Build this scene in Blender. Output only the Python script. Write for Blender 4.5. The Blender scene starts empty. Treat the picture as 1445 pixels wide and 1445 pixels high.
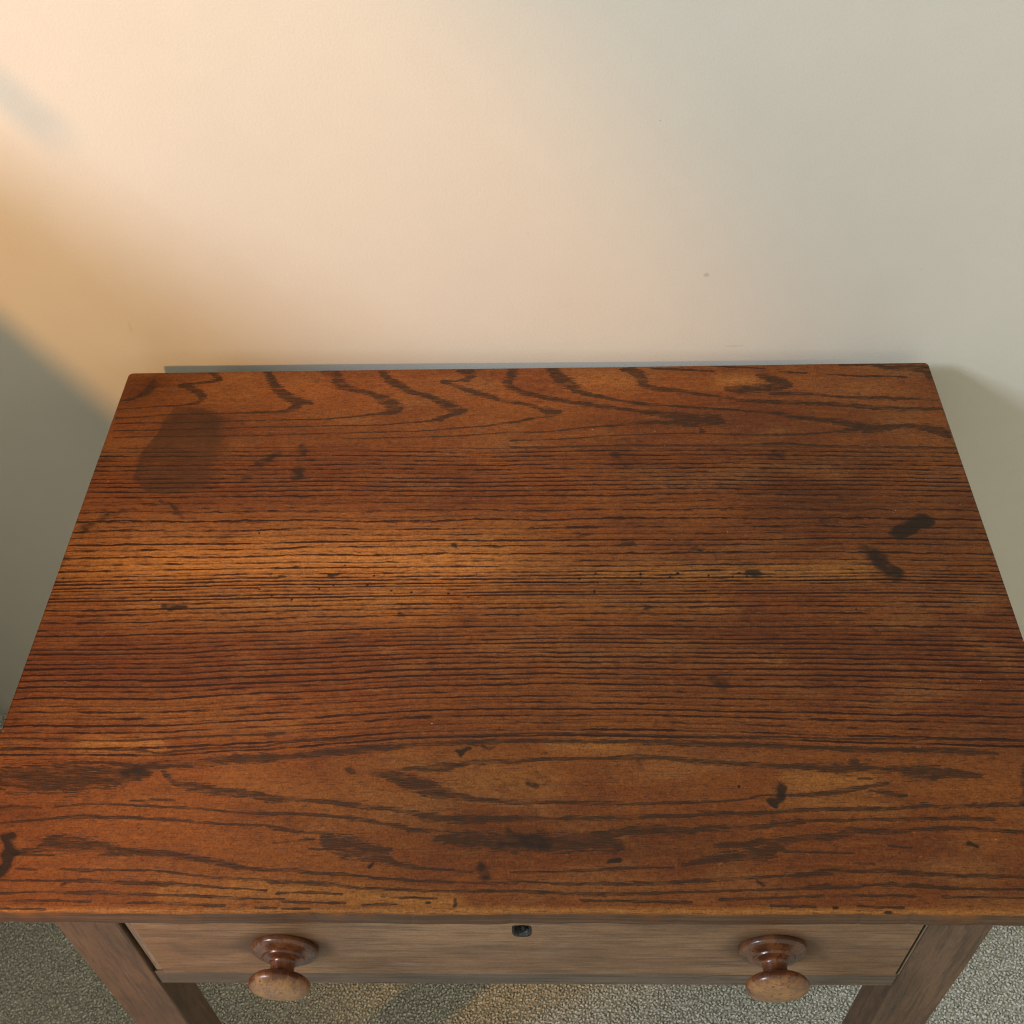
import bpy, bmesh, math, random
import numpy as np
from mathutils import Matrix, Vector

random.seed(3); rng = np.random.default_rng(7)
scn = bpy.context.scene
col = scn.collection
TOPZ = 0.785            # height of the table top; the photograph's geometry is measured from it

# ------------------------------------------------------------------ camera
cam_d = bpy.data.cameras.new('camera'); cam = bpy.data.objects.new('camera', cam_d); col.objects.link(cam)
R_, U_, F_ = Vector((0.999444,0.014677,-0.029929)), Vector((0.009098,0.743667,0.668489)), Vector((-0.032068,0.668389,-0.743120))
M = Matrix((R_, U_, -F_)).transposed().to_4x4(); M.translation = Vector((0.025998,-0.350359,0.835441)) + Vector((0, 0, TOPZ))
cam.matrix_world = M
cam_d.sensor_fit = 'HORIZONTAL'; cam_d.sensor_width = 36.0; cam_d.lens = 36.0 * 1624.930 / 1445.0
cam_d.clip_start = 0.02; cam_d.clip_end = 60
scn.camera = cam

# ------------------------------------------------------------------ light
world = bpy.data.worlds.new('World'); scn.world = world; world.use_nodes = True
bg = world.node_tree.nodes['Background']
bg.inputs[0].default_value = (1.0, 0.965, 0.83, 1); bg.inputs[1].default_value = 0.68
LAMP = Vector((-1.18, -0.74, TOPZ + 0.82))
ld = bpy.data.lights.new('warm_bulb_light', 'SPOT'); lo = bpy.data.objects.new('warm_bulb_light', ld); col.objects.link(lo)
ld.energy = 76.0; ld.color = (1.0, 0.47, 0.13); ld.shadow_soft_size = 0.028; lo.location = LAMP
ld.spot_size = math.radians(76.6); ld.spot_blend = 0.32
AIM = Vector((math.sin(math.radians(9)) * math.cos(math.radians(34)), math.cos(math.radians(9)) * math.cos(math.radians(34)), -math.sin(math.radians(34))))
lo.rotation_euler = AIM.to_track_quat('-Z', 'Y').to_euler()
WIN = Vector((-3.2, -1.3, TOPZ + 2.1))
wd = bpy.data.lights.new('window_light', 'AREA'); wo = bpy.data.objects.new('window_light', wd); col.objects.link(wo)
wd.shape = 'RECTANGLE'; wd.size = 0.70; wd.size_y = 0.85; wd.energy = 155.0; wd.color = (0.77, 0.87, 1.09)
wo.location = WIN; wo.rotation_euler = (Vector((0.2, 0.5, TOPZ)) - WIN).to_track_quat('-Z', 'Y').to_euler()
vs = scn.view_settings; scn.display_settings.display_device = 'sRGB'
vs.view_transform = 'Standard'; vs.look = 'None'; vs.exposure = 0.0; vs.gamma = 1.0

# ------------------------------------------------------------------ node helper
class X:
    def __init__(s, nt, k): s.nt, s.k = nt, k
    def _b(s, o, op):
        n = s.nt.nodes.new('ShaderNodeMath'); n.operation = op
        for i, v in enumerate((s, o)):
            if isinstance(v, X): s.nt.links.new(v.k, n.inputs[i])
            elif v is not None: n.inputs[i].default_value = float(v)
        return X(s.nt, n.outputs[0])
    def __add__(s, o): return s._b(o, 'ADD')
    def __sub__(s, o): return s._b(o, 'SUBTRACT')
    def __mul__(s, o): return s._b(o, 'MULTIPLY')
    def __truediv__(s, o): return s._b(o, 'DIVIDE')
    def rsub(s, c): return s._b(-1.0, 'MULTIPLY') + c
    def fn(s, op, o=None): return s._b(o, op)
    def clamp(s): return s._b(0.0, 'MAXIMUM')._b(1.0, 'MINIMUM')
class NT:
    def __init__(s, name):
        s.mat = bpy.data.materials.new(name); s.mat.use_nodes = True; s.nt = s.mat.node_tree
        s.b = s.nt.nodes['Principled BSDF']
        tc = s.nt.nodes.new('ShaderNodeTexCoord'); s.co = tc.outputs['Object']; s.gen = tc.outputs['Generated']
        sp = s.nt.nodes.new('ShaderNodeSeparateXYZ'); s.nt.links.new(s.co, sp.inputs[0])
        s.x, s.y, s.z = [X(s.nt, sp.outputs[i]) for i in range(3)]
    def attr(s, n):
        a = s.nt.nodes.new('ShaderNodeAttribute'); a.attribute_name = n; return X(s.nt, a.outputs['Fac'])
    def vec(s, x, y, z=0.0):
        c = s.nt.nodes.new('ShaderNodeCombineXYZ')
        for i, v in enumerate((x, y, z)):
            if isinstance(v, X): s.nt.links.new(v.k, c.inputs[i])
            else: c.inputs[i].default_value = v
        return c.outputs[0]
    def noise(s, v, scale=1.0, detail=2.0, rough=0.5):
        n = s.nt.nodes.new('ShaderNodeTexNoise'); s.nt.links.new(v, n.inputs['Vector'])
        n.inputs['Scale'].default_value = scale; n.inputs['Detail'].default_value = detail; n.inputs['Roughness'].default_value = rough
        return X(s.nt, n.outputs['Fac'])
    def vor(s, v, scale=1.0, feature='F1'):
        n = s.nt.nodes.new('ShaderNodeTexVoronoi'); n.feature = feature; s.nt.links.new(v, n.inputs['Vector']); n.inputs['Scale'].default_value = scale
        return X(s.nt, n.outputs['Distance'])
    def step(s, v, a, b, lo=0.0, hi=1.0):
        n = s.nt.nodes.new('ShaderNodeMapRange'); n.interpolation_type = 'SMOOTHSTEP'; s.nt.links.new(v.k, n.inputs[0])
        n.inputs[1].default_value = a; n.inputs[2].default_value = b; n.inputs[3].default_value = lo; n.inputs[4].default_value = hi
        return X(s.nt, n.outputs[0])
    def mix(s, f, a, b, mode='MIX'):
        n = s.nt.nodes.new('ShaderNodeMix'); n.data_type = 'RGBA'; n.blend_type = mode; n.clamp_factor = True
        if isinstance(f, X): s.nt.links.new(f.k, n.inputs[0])
        else: n.inputs[0].default_value = f
        for i, v in ((6, a), (7, b)):
            if isinstance(v, tuple): n.inputs[i].default_value = (*v[:3], 1)
            else: s.nt.links.new(v, n.inputs[i])
        return n.outputs[2]
    def mulc(s, c, f):
        n = s.nt.nodes.new('ShaderNodeVectorMath'); n.operation = 'SCALE'; s.nt.links.new(c, n.inputs[0]); s.nt.links.new(f.k, n.inputs['Scale']); return n.outputs[0]
    def out(s, color, rough=0.5, bump=None, dist=0.001, strength=1.0, spec=0.5, coat=0.0):
        b = s.b
        if isinstance(color, tuple): b.inputs['Base Color'].default_value = (*color, 1)
        else: s.nt.links.new(color, b.inputs['Base Color'])
        if isinstance(rough, X): s.nt.links.new(rough.k, b.inputs['Roughness'])
        else: b.inputs['Roughness'].default_value = rough
        b.inputs['Specular IOR Level'].default_value = spec; b.inputs['Coat Weight'].default_value = coat; b.inputs['Coat Roughness'].default_value = 0.12
        if bump is not None:
            n = s.nt.nodes.new('ShaderNodeBump'); n.inputs['Distance'].default_value = dist; n.inputs['Strength'].default_value = strength
            s.nt.links.new(bump.k, n.inputs['Height']); s.nt.links.new(n.outputs[0], b.inputs['Normal'])
        return s.mat

# ------------------------------------------------------------------ object helpers
def mesh_obj(name, verts, faces, mat, parent=None, smooth=False):
    me = bpy.data.meshes.new(name); me.from_pydata(verts, [], faces); me.update()
    o = bpy.data.objects.new(name, me); col.objects.link(o)
    if mat: me.materials.append(mat)
    if parent: o.parent = parent
    if smooth:
        me.polygons.foreach_set('use_smooth', [True] * len(me.polygons))
    return o
def bm_obj(name, bm, mat, parent=None, smooth=False):
    me = bpy.data.meshes.new(name); bm.to_mesh(me); bm.free()
    o = bpy.data.objects.new(name, me); col.objects.link(o); me.materials.append(mat)
    if parent: o.parent = parent
    if smooth: me.polygons.foreach_set('use_smooth', [True] * len(me.polygons))
    return o
def box(name, x0, x1, y0, y1, z0, z1, mat, parent=None, bev=0.0015, jitter=0.0, cuts=0):
    bm = bmesh.new(); bmesh.ops.create_cube(bm, size=1.0)
    for v in bm.verts:
        v.co = Vector(((x0 + x1) / 2 + v.co.x * (x1 - x0), (y0 + y1) / 2 + v.co.y * (y1 - y0), (z0 + z1) / 2 + v.co.z * (z1 - z0)))
    if cuts:
        d = [x1 - x0, y1 - y0, z1 - z0]; ax = d.index(max(d))
        es = [e for e in bm.edges if abs((e.verts[0].co - e.verts[1].co)[ax]) > 0.5 * d[ax]]
        bmesh.ops.subdivide_edges(bm, edges=es, cuts=cuts, use_grid_fill=True)
    if bev:
        es = [e for e in bm.edges if len(e.link_faces) == 2 and e.calc_face_angle(0) > 0.8]
        bmesh.ops.bevel(bm, geom=es, offset=bev, segments=2, profile=0.6, affect='EDGES')
    if jitter:
        for v in bm.verts: v.co += Vector((random.uniform(-1, 1), random.uniform(-1, 1), random.uniform(-1, 1))) * jitter
    return bm_obj(name, bm, mat, parent)
def empty(name, loc=(0, 0, 0)):
    o = bpy.data.objects.new(name, None); col.objects.link(o); o.location = loc; o.empty_display_size = 0.1; return o
def tag(o, label, cat, group=None):
    o['label'] = label; o['category'] = cat
    if group: o['group'] = group

# ------------------------------------------------------------------ traced figure of the oak top (mm, on the table top)
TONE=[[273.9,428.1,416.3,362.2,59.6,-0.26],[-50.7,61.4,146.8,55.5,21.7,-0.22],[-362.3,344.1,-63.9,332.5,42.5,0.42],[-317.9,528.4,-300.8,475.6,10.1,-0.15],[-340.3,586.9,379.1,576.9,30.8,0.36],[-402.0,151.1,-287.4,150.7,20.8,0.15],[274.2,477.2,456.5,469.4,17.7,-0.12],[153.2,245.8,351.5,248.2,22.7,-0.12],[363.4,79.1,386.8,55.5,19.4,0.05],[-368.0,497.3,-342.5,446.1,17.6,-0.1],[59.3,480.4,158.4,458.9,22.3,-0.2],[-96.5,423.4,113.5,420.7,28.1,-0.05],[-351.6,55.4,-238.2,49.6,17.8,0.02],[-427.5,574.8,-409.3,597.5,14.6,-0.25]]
CURVES=[[-351.6,616.6,2.11,-339.9,606.6,3.5,-335.4,600.4,3.12,-354.3,596.6,1.75,-378.1,593.2,1.75,-365.8,588.9,4.46,-354.3,580.3,4.43,-347.8,571.9,4.08,-354.3,563.8,2.42,-366.4,560.5,1.21,-380.7,559.6,0.96,-391.8,559.4,0.84,-410.6,557.4,0.73,-437.3,554.8,0.61],[-409.1,600.6,3.08,-410.8,586.1,5.78,-421.1,574.4,2.49,-440.5,567.7,1.24],[-283.7,614.0,4.15,-278.7,602.9,4.63,-269.6,585.9,5.58,-254.6,571.4,6.3,-240.7,564.1,6.18,-227.5,560.4,2.28],[-243.0,557.2,5.79,-252.9,549.3,2.94,-273.3,547.8,1.4,-312.8,546.9,1.17,-355.6,546.5,0.94,-384.0,545.4,0.71,-407.3,542.8,0.59,-435.5,541.0,0.6],[-219.9,612.8,4.65,-207.7,606.4,6.07,-201.1,591.8,6.15,-182.2,580.7,3.62,-162.2,573.2,3.6,-148.7,564.8,6.42,-138.5,556.5,7.55,-133.2,549.5,4.42,-140.7,545.1,4.6,-153.1,543.7,2.07,-177.9,540.0,1.15,-201.1,537.0,1.03,-224.5,535.8,0.92,-247.8,535.5,0.92,-299.6,534.8,0.92,-332.5,534.0,0.93,-373.4,533.1,0.93,-433.5,533.0,0.94],[-156.1,611.5,4.09,-150.2,600.5,4.59,-134.6,586.9,5.99,-117.8,576.0,3.37,-101.4,569.8,3.35,-88.2,560.2,5.36,-75.1,550.8,6.56,-62.3,546.0,3.27,-76.1,540.5,3.37,-86.8,535.1,3.93,-99.0,531.4,1.36,-122.2,528.9,1.02,-153.0,526.1,0.9,-192.0,526.0,0.79,-223.0,525.0,0.79,-277.5,524.8,0.8,-324.3,523.8,0.8,-386.7,522.1,0.81,-433.9,521.8,0.81],[-71.5,609.9,2.42,-58.4,607.2,5.46,-59.7,598.7,4.48,-70.8,594.1,1.81,-90.0,593.3,1.79,-76.9,587.5,2.29,-57.3,577.2,3.98,-37.9,568.6,3.41,-14.1,558.9,2.49,-9.2,558.0,2.44,2.5,555.3,2.41,17.6,548.5,2.96,27.5,543.4,5.38,37.4,542.0,3.31,27.5,537.4,2.38,10.9,534.1,1.91,-3.9,529.5,1.66,-13.8,526.6,1.43,-13.6,528.2,1.34,-36.6,523.0,1.33,-67.4,520.2,1.11,-90.4,517.3,1.0,-128.9,515.7,0.89,-175.3,515.3,0.78,-221.6,513.9,0.78,-291.0,512.3,0.79,-337.8,512.4,0.79,-431.4,511.7,0.8],[-11.6,610.7,5.43,-13.2,600.4,5.64,-17.3,587.7,4.71,-4.4,576.1,3.62,19.3,566.9,3.43,52.7,557.6,3.05,77.5,552.3,3.04,102.2,547.0,2.42,126.7,541.7,3.02,151.0,536.5,4.81,171.9,531.3,7.18,199.2,526.1,8.35,206.4,524.8,3.57],[179.1,520.6,3.55,158.3,524.4,4.16,133.8,524.9,2.96,117.4,523.5,2.12,92.8,520.8,1.41,68.2,518.9,1.41,40.4,514.6,1.17,19.1,512.6,1.05,-13.5,512.4,0.94,-36.3,510.9,0.88,-82.2,507.7,0.88,-128.2,506.9,0.88,-189.7,506.3,0.88],[183.5,515.8,1.49,185.5,511.1,2.91,186.1,508.7,1.29],[31.4,609.9,6.58,39.8,596.8,7.92,48.2,589.0,7.47,56.5,578.7,5.67,63.1,572.3,3.66,83.0,565.7,3.07,102.8,559.2,1.72,127.4,553.8,2.45,152.1,551.0,1.96,184.8,546.7,1.71,224.6,542.4,1.7,235.7,540.2,1.55,261.5,537.7,2.32,278.1,532.9,3.21,294.8,529.0,3.2,319.8,524.1,3.58,336.3,520.1,5.1,352.2,513.6,6.97,369.1,513.3,5.62,386.6,515.5,3.13,403.6,515.2,3.19,418.0,511.3,5.76,431.8,504.9,5.71,435.7,499.9,2.45],[343.0,510.0,3.72,325.7,508.6,2.47,308.3,506.4,1.85,282.6,504.9,1.48,248.5,504.9,1.48,205.9,506.1,1.24,197.2,506.7,0.93,169.9,508.3,0.93,132.7,507.3,0.93,100.3,506.6,0.93,84.0,506.2,1.39,67.8,503.7,1.04,40.2,501.8,1.04,-13.3,500.3,1.04],[105.2,609.7,1.3,118.7,606.9,6.37,125.2,600.3,6.56,128.0,590.0,5.93,130.9,582.3,4.86,145.7,577.0,3.76,170.5,572.8,3.13,195.0,566.7,2.24,226.5,558.7,1.73,229.0,556.8,2.1,255.1,555.1,2.88,298.4,552.0,2.88,341.2,547.8,2.88,375.0,542.9,3.66,409.1,540.8,2.86,436.8,541.0,2.08],[438.3,483.0,1.23,388.7,485.0,1.47,338.7,486.5,1.71,297.0,488.8,1.47,272.1,491.6,1.71,238.3,491.4,1.46,204.2,490.3,1.45,179.5,490.4,1.14,131.6,491.2,1.37,99.5,491.7,1.14,67.4,491.0,1.14,35.2,490.4,1.14,-13.2,490.7,1.14],[251.6,597.1,1.91,268.6,590.0,6.78,285.2,581.6,3.54,266.8,576.7,5.96,231.0,574.7,5.99,218.8,576.2,4.02],[265.5,567.4,3.31,297.2,566.8,2.66,324.6,562.4,1.6,352.0,559.3,2.39,369.3,558.5,3.31,395.3,557.2,2.12,436.4,554.7,1.59],[277.4,602.0,1.38,305.7,599.6,1.65],[326.8,597.0,1.1,363.7,593.6,1.65,393.7,592.4,1.65,411.1,590.8,1.1],[217.3,612.3,1.39,262.0,607.8,1.11],[343.7,611.7,1.39,379.6,611.8,2.81,396.5,606.5,4.21,431.8,604.5,5.63,434.8,597.6,3.97,434.7,586.8,2.53],[139.5,610.3,1.56,173.4,607.6,1.82,207.2,604.3,1.04],[204.7,613.7,1.31,232.4,609.8,1.05],[-438.0,150.2,0.73,-391.3,149.5,0.72,-344.4,147.2,0.63,-306.4,148.9,0.63,-268.5,151.3,0.72,-215.8,152.9,0.89,-209.6,152.9,2.67,-197.6,154.6,1.34],[-434.6,139.2,0.63,-373.2,139.6,0.71,-314.7,138.2,0.7,-300.3,135.4,0.87,-281.0,137.6,0.89,-251.1,140.4,0.79,-214.0,141.7,0.88,-190.2,145.9,0.88,-144.9,148.4,0.7,-107.0,149.6,0.7,-76.7,149.5,0.69,-39.0,151.5,0.87,-2.0,152.7,0.87,14.8,153.4,0.69,67.5,152.5,0.69,142.2,150.0,0.86,208.4,149.3,0.69,258.7,147.4,0.87,332.3,146.8,0.87,411.7,144.9,0.88],[-377.0,125.9,1.06,-347.0,127.1,0.87,-323.5,124.1,2.55,-300.6,123.2,2.58,-278.2,124.0,2.17,-248.8,128.2,3.91,-212.2,130.6,4.31,-195.7,131.7,2.59,-166.0,135.1,3.03,-143.7,137.7,4.32,-121.3,139.7,3.45,-98.8,141.3,2.58,-83.8,143.0,1.29,-61.3,143.8,1.72,-38.7,144.9,2.58,-1.9,145.8,2.14,37.3,145.7,1.54,82.1,145.1,1.88,104.5,144.5,2.39,134.2,143.2,2.56,171.2,142.2,2.14,207.2,140.8,2.14,242.5,138.7,1.71,271.7,137.7,2.57,308.1,136.8,1.71,337.3,136.7,3.02,373.1,134.1,2.61,387.2,132.4,1.31],[-445.1,115.2,5.2,-426.7,114.3,8.61,-395.9,112.6,12.84,-362.6,111.7,12.88,-335.9,113.3,9.55,-318.5,115.8,6.95,-303.6,116.6,3.44],[-292.0,118.2,1.78,-280.8,108.3,2.25,-266.7,105.0,3.61,-243.7,100.9,3.63,-213.6,97.6,3.59,-197.4,93.9,3.19,-175.3,93.2,1.6,-153.0,90.7,1.98,-130.9,87.9,2.36,-108.8,85.5,1.96,-86.9,82.4,2.32,-72.1,77.7,3.47,-50.5,76.1,3.88,-29.0,75.8,3.1,-1.1,76.4,2.33,21.9,76.4,1.39,64.7,76.8,1.94,107.4,77.9,1.94,128.7,78.3,1.7,150.2,80.2,2.17,178.6,80.6,1.95,190.8,80.6,1.94,212.3,82.9,1.56,247.9,84.4,1.97,290.3,84.9,1.42,318.9,86.7,2.22,347.1,87.0,1.59,375.5,87.9,2.0,431.7,88.4,1.62],[-312.8,92.1,1.0,-293.8,92.9,1.16,-277.6,92.9,0.66],[-120.5,116.2,1.64,-104.0,114.5,4.84,-88.8,108.0,6.32,-73.7,103.1,6.32,-58.8,98.2,4.73,-45.6,95.0,2.77,-29.5,92.6,1.58,-1.2,90.2,1.98,29.2,90.1,1.58,65.2,89.8,1.98,93.8,88.8,1.18,122.5,89.7,1.58,158.4,90.8,0.79,180.1,93.1,0.78,192.8,96.0,0.79,214.3,96.2,1.2,235.8,97.0,1.98,254.8,99.7,2.36,272.5,102.8,1.58,287.2,104.9,2.36,294.9,107.3,1.16],[-94.1,120.3,1.17,-82.3,121.1,1.66,-73.4,120.2,3.74,-63.1,121.9,3.76,-48.3,124.3,2.51,-30.6,126.8,2.09,-1.7,127.2,2.09,7.3,128.4,1.84,37.0,129.5,1.51,66.6,129.4,1.25,96.2,130.7,2.93,118.3,129.8,1.85,140.2,127.2,2.52,169.2,124.7,2.34,204.8,122.4,2.09,225.3,122.1,2.5,246.9,121.2,4.19,261.2,119.5,4.59,275.8,120.3,4.18,289.9,118.6,2.92,306.0,119.4,2.53,314.1,117.0,6.77,332.7,116.1,5.88,346.8,115.3,4.21,367.9,113.6,2.53],[279.3,100.9,1.25,292.9,97.7,2.48,306.8,96.1,1.23],[271.2,110.9,0.49,281.2,110.9,1.32],[269.0,126.9,1.68,273.4,126.9,2.1],[-429.5,85.8,1.68,-417.7,85.8,2.36,-395.7,86.6,1.5,-383.6,85.8,0.65],[-373.5,86.6,1.02,-351.9,89.0,1.18,-330.0,89.7,0.99,-307.4,88.1,0.97,-255.4,85.4,1.12,-233.0,82.8,0.79,-204.3,80.9,1.58,-180.9,80.9,1.11,-158.9,79.3,1.57,-137.0,77.7,1.56,-119.4,75.4,2.15,-107.6,72.3,1.37,-93.1,69.9,2.28,-81.4,66.5,2.13,-64.2,66.1,1.07,-42.8,63.8,0.76],[-63.8,59.2,2.28,-49.7,59.2,4.55,-35.5,59.2,6.05,-14.2,57.0,7.15,-0.8,56.2,7.52,14.8,56.2,7.15,42.9,56.2,7.14,63.9,56.2,6.78,77.8,53.2,4.51],[57.1,63.8,1.14,78.3,64.5,3.41,99.6,66.8,3.81,120.7,66.0,3.44,134.6,65.3,2.27,149.0,68.3,2.66,170.1,68.3,2.29,197.6,69.8,1.52,198.0,71.4,3.02,210.8,72.1,3.05,225.1,74.4,1.38,246.3,74.7,1.55,274.4,75.1,1.4,316.6,76.2,1.72,344.6,76.6,1.97,369.5,75.9,1.59],[125.3,37.8,1.08,139.3,40.7,2.53,153.4,42.9,3.63,174.4,45.8,5.12,188.4,47.3,6.51,195.2,50.3,5.72,202.3,51.8,2.19],[151.7,54.0,1.87,175.4,54.0,3.73,187.6,56.2,2.97,208.8,58.5,2.99,230.0,60.7,2.63,246.9,62.2,2.97,258.7,66.0,3.39,272.5,65.2,2.15,293.5,66.0,1.91,314.6,67.5,1.38,342.6,68.3,1.95,363.0,66.7,1.18,376.6,66.0,1.58,410.6,64.5,1.42],[203.2,48.8,0.9,255.3,47.4,0.6],[255.2,39.3,0.74,270.1,38.6,0.6],[284.0,53.3,0.61,301.5,51.8,0.61],[-427.8,71.6,0.67,-409.2,73.2,0.84,-377.8,76.0,1.17,-363.4,77.1,1.66,-349.1,78.2,1.8,-319.7,77.8,1.45,-290.1,76.2,1.75,-267.9,74.7,1.42,-238.3,72.3,1.1,-202.6,70.8,1.09,-193.6,69.2,1.9,-178.7,66.1,1.52,-164.2,64.6,1.38,-145.4,63.5,1.07],[-152.0,59.2,3.67,-143.1,56.2,6.62,-131.4,53.2,8.46,-119.8,50.2,8.01,-108.0,45.7,5.73,-99.2,41.3,3.21,-92.0,38.6,1.8,-83.5,36.9,2.18,-69.4,34.7,1.31,-34.5,32.5,0.58],[-162.4,50.9,1.06,-98.6,50.5,1.5],[-191.5,55.4,0.62,-159.2,59.2,0.47],[-394.1,47.8,1.63,-377.5,50.1,3.34,-367.7,56.2,6.56,-350.0,54.7,6.17,-332.3,53.1,5.27,-316.9,49.4,4.51,-298.1,48.3,3.05,-276.4,47.1,2.64,-254.4,44.1,2.58,-232.2,39.7,2.54,-213.2,36.0,1.82,-196.7,33.8,1.47,-174.1,33.6,1.83,-152.7,31.0,1.45,-131.7,30.2,1.31,-114.8,28.1,1.01,-89.6,25.9,1.15,-61.8,24.5,1.44,-34.2,23.6,0.86,-0.5,23.2,1.0],[-393.6,46.3,0.78,-361.8,45.6,0.54],[-388.5,34.4,1.07,-372.7,33.7,0.76],[-353.0,34.4,1.36,-337.1,33.4,1.36,-315.8,33.4,0.76,-280.3,33.0,0.89,-251.4,29.7,1.02,-222.9,27.2,1.17,-195.4,25.8,0.72,-186.7,24.4,1.81,-158.6,23.0,2.02,-141.9,22.3,1.57,-122.2,19.4,0.85,-113.8,18.7,0.71],[-6.0,31.8,0.87,35.5,32.6,0.87,76.9,34.8,1.6,90.7,35.5,1.02,118.3,35.6,0.73],[-5.9,25.0,0.86,14.8,23.9,0.86,35.3,22.8,1.14,76.3,22.9,1.79,103.7,23.3,1.28,137.9,25.5,1.57,179.0,27.7,1.29,190.9,28.7,0.86,211.4,29.9,1.79,232.2,32.1,2.17,259.5,33.1,1.46,286.5,32.5,2.07,319.8,30.3,1.78,346.6,29.3,1.63,399.9,28.0,1.34],[-412.6,25.1,0.92,-398.4,25.1,0.92,-355.9,24.9,0.9,-334.7,24.6,1.64,-299.3,23.5,1.63,-271.0,22.4,1.84,-249.9,21.9,1.02,-221.5,19.3,0.86,-194.1,17.6,0.86,-191.1,16.8,0.83],[-182.5,15.1,0.72,-157.7,15.8,1.15,-132.7,14.4,0.71],[-125.0,19.7,1.0,-89.0,18.1,1.14,-61.4,17.0,1.0,-0.4,17.1,1.28,7.9,16.8,1.42,35.2,15.4,1.27,62.4,14.8,1.41,103.1,15.5,1.13,143.9,17.0,0.99,190.7,18.5,0.85,209.8,19.2,1.28,230.3,20.7,1.99,243.8,20.7,2.14,264.2,22.1,1.29,284.5,22.6,1.82,317.5,20.3,1.83,343.9,19.0,1.02,397.4,19.5,1.02],[-409.2,14.7,0.6,-395.1,14.7,0.61,-360.5,16.2,1.05,-339.3,15.5,1.62,-297.2,14.9,1.31,-269.0,13.5,0.87,-241.1,12.8,1.15,-220.0,11.5,1.29,-193.0,10.8,0.86,-176.3,10.5,0.71],[-102.3,13.1,0.85,-88.5,12.4,0.99,-61.0,11.0,0.84],[46.0,9.8,0.84,89.2,9.2,0.84,113.5,8.8,1.4,129.6,8.6,1.12],[150.0,10.7,0.7,189.8,12.2,0.7,222.4,13.6,1.13,249.3,14.1,1.14,296.0,13.7,1.14],[-407.1,8.3,0.75,-393.1,8.3,1.05,-365.4,9.1,0.74,-323.4,8.4,0.58],[-295.3,7.1,0.59,-274.7,7.8,0.72,-253.7,6.7,0.57,-232.7,5.4,1.14,-220.4,5.8,1.01],[-177.4,8.7,0.57,-156.7,8.0,0.85,-129.1,7.4,0.56],[-116.7,6.0,0.99,-90.8,6.5,0.98],[-197.2,3.8,0.71,-180.8,3.8,0.71],[-176.5,3.1,0.56,-156.0,3.1,0.56],[-405.2,2.6,0.59,-391.3,2.7,0.74,-356.5,2.3,0.58],[187.8,5.9,0.7,221.1,5.3,0.7],[251.8,5.7,0.71,284.8,4.7,0.71],[315.8,13.1,0.57,382.0,12.1,0.58]]
RINGS=[489.97,483.8,477.68,471.59,465.55,459.55,453.58,447.66,442.76,436.92,431.11,424.38,414.87,405.46,393.38,382.38,375.13,367.05,360.82,351.12,342.4,336.36,329.5,325.25,321.86,317.64,314.29,310.11,305.96,302.65,298.54,292.81,287.94,279.88,271.91,265.58,260.1,256.2,251.55,246.93,241.57,236.25,231.72,225.72,219.77,213.13,208.74,202.2,194.99,189.28,182.91,176.59,170.33,163.44,155.93,149.84,143.8]
RTOP=[[-658.9,491.3],[-533.0,497.8],[-435.0,496.2],[-189.5,494.5],[-27.8,490.0],[199.8,489.5],[438.4,481.8],[543.2,478.2]]
RJOINT=[[-622.7,307.0],[-438.0,309.6],[-221.6,312.7],[-23.5,313.4],[333.8,313.5],[438.6,310.1],[554.9,306.6]]
RBOT=[[-668.5,121.6],[-430.9,127.6],[-299.4,126.7],[-195.3,135.0],[-90.0,143.3],[15.7,145.7],[143.9,143.3],[270.1,138.3],[408.5,133.4],[550.6,129.8]]
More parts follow.
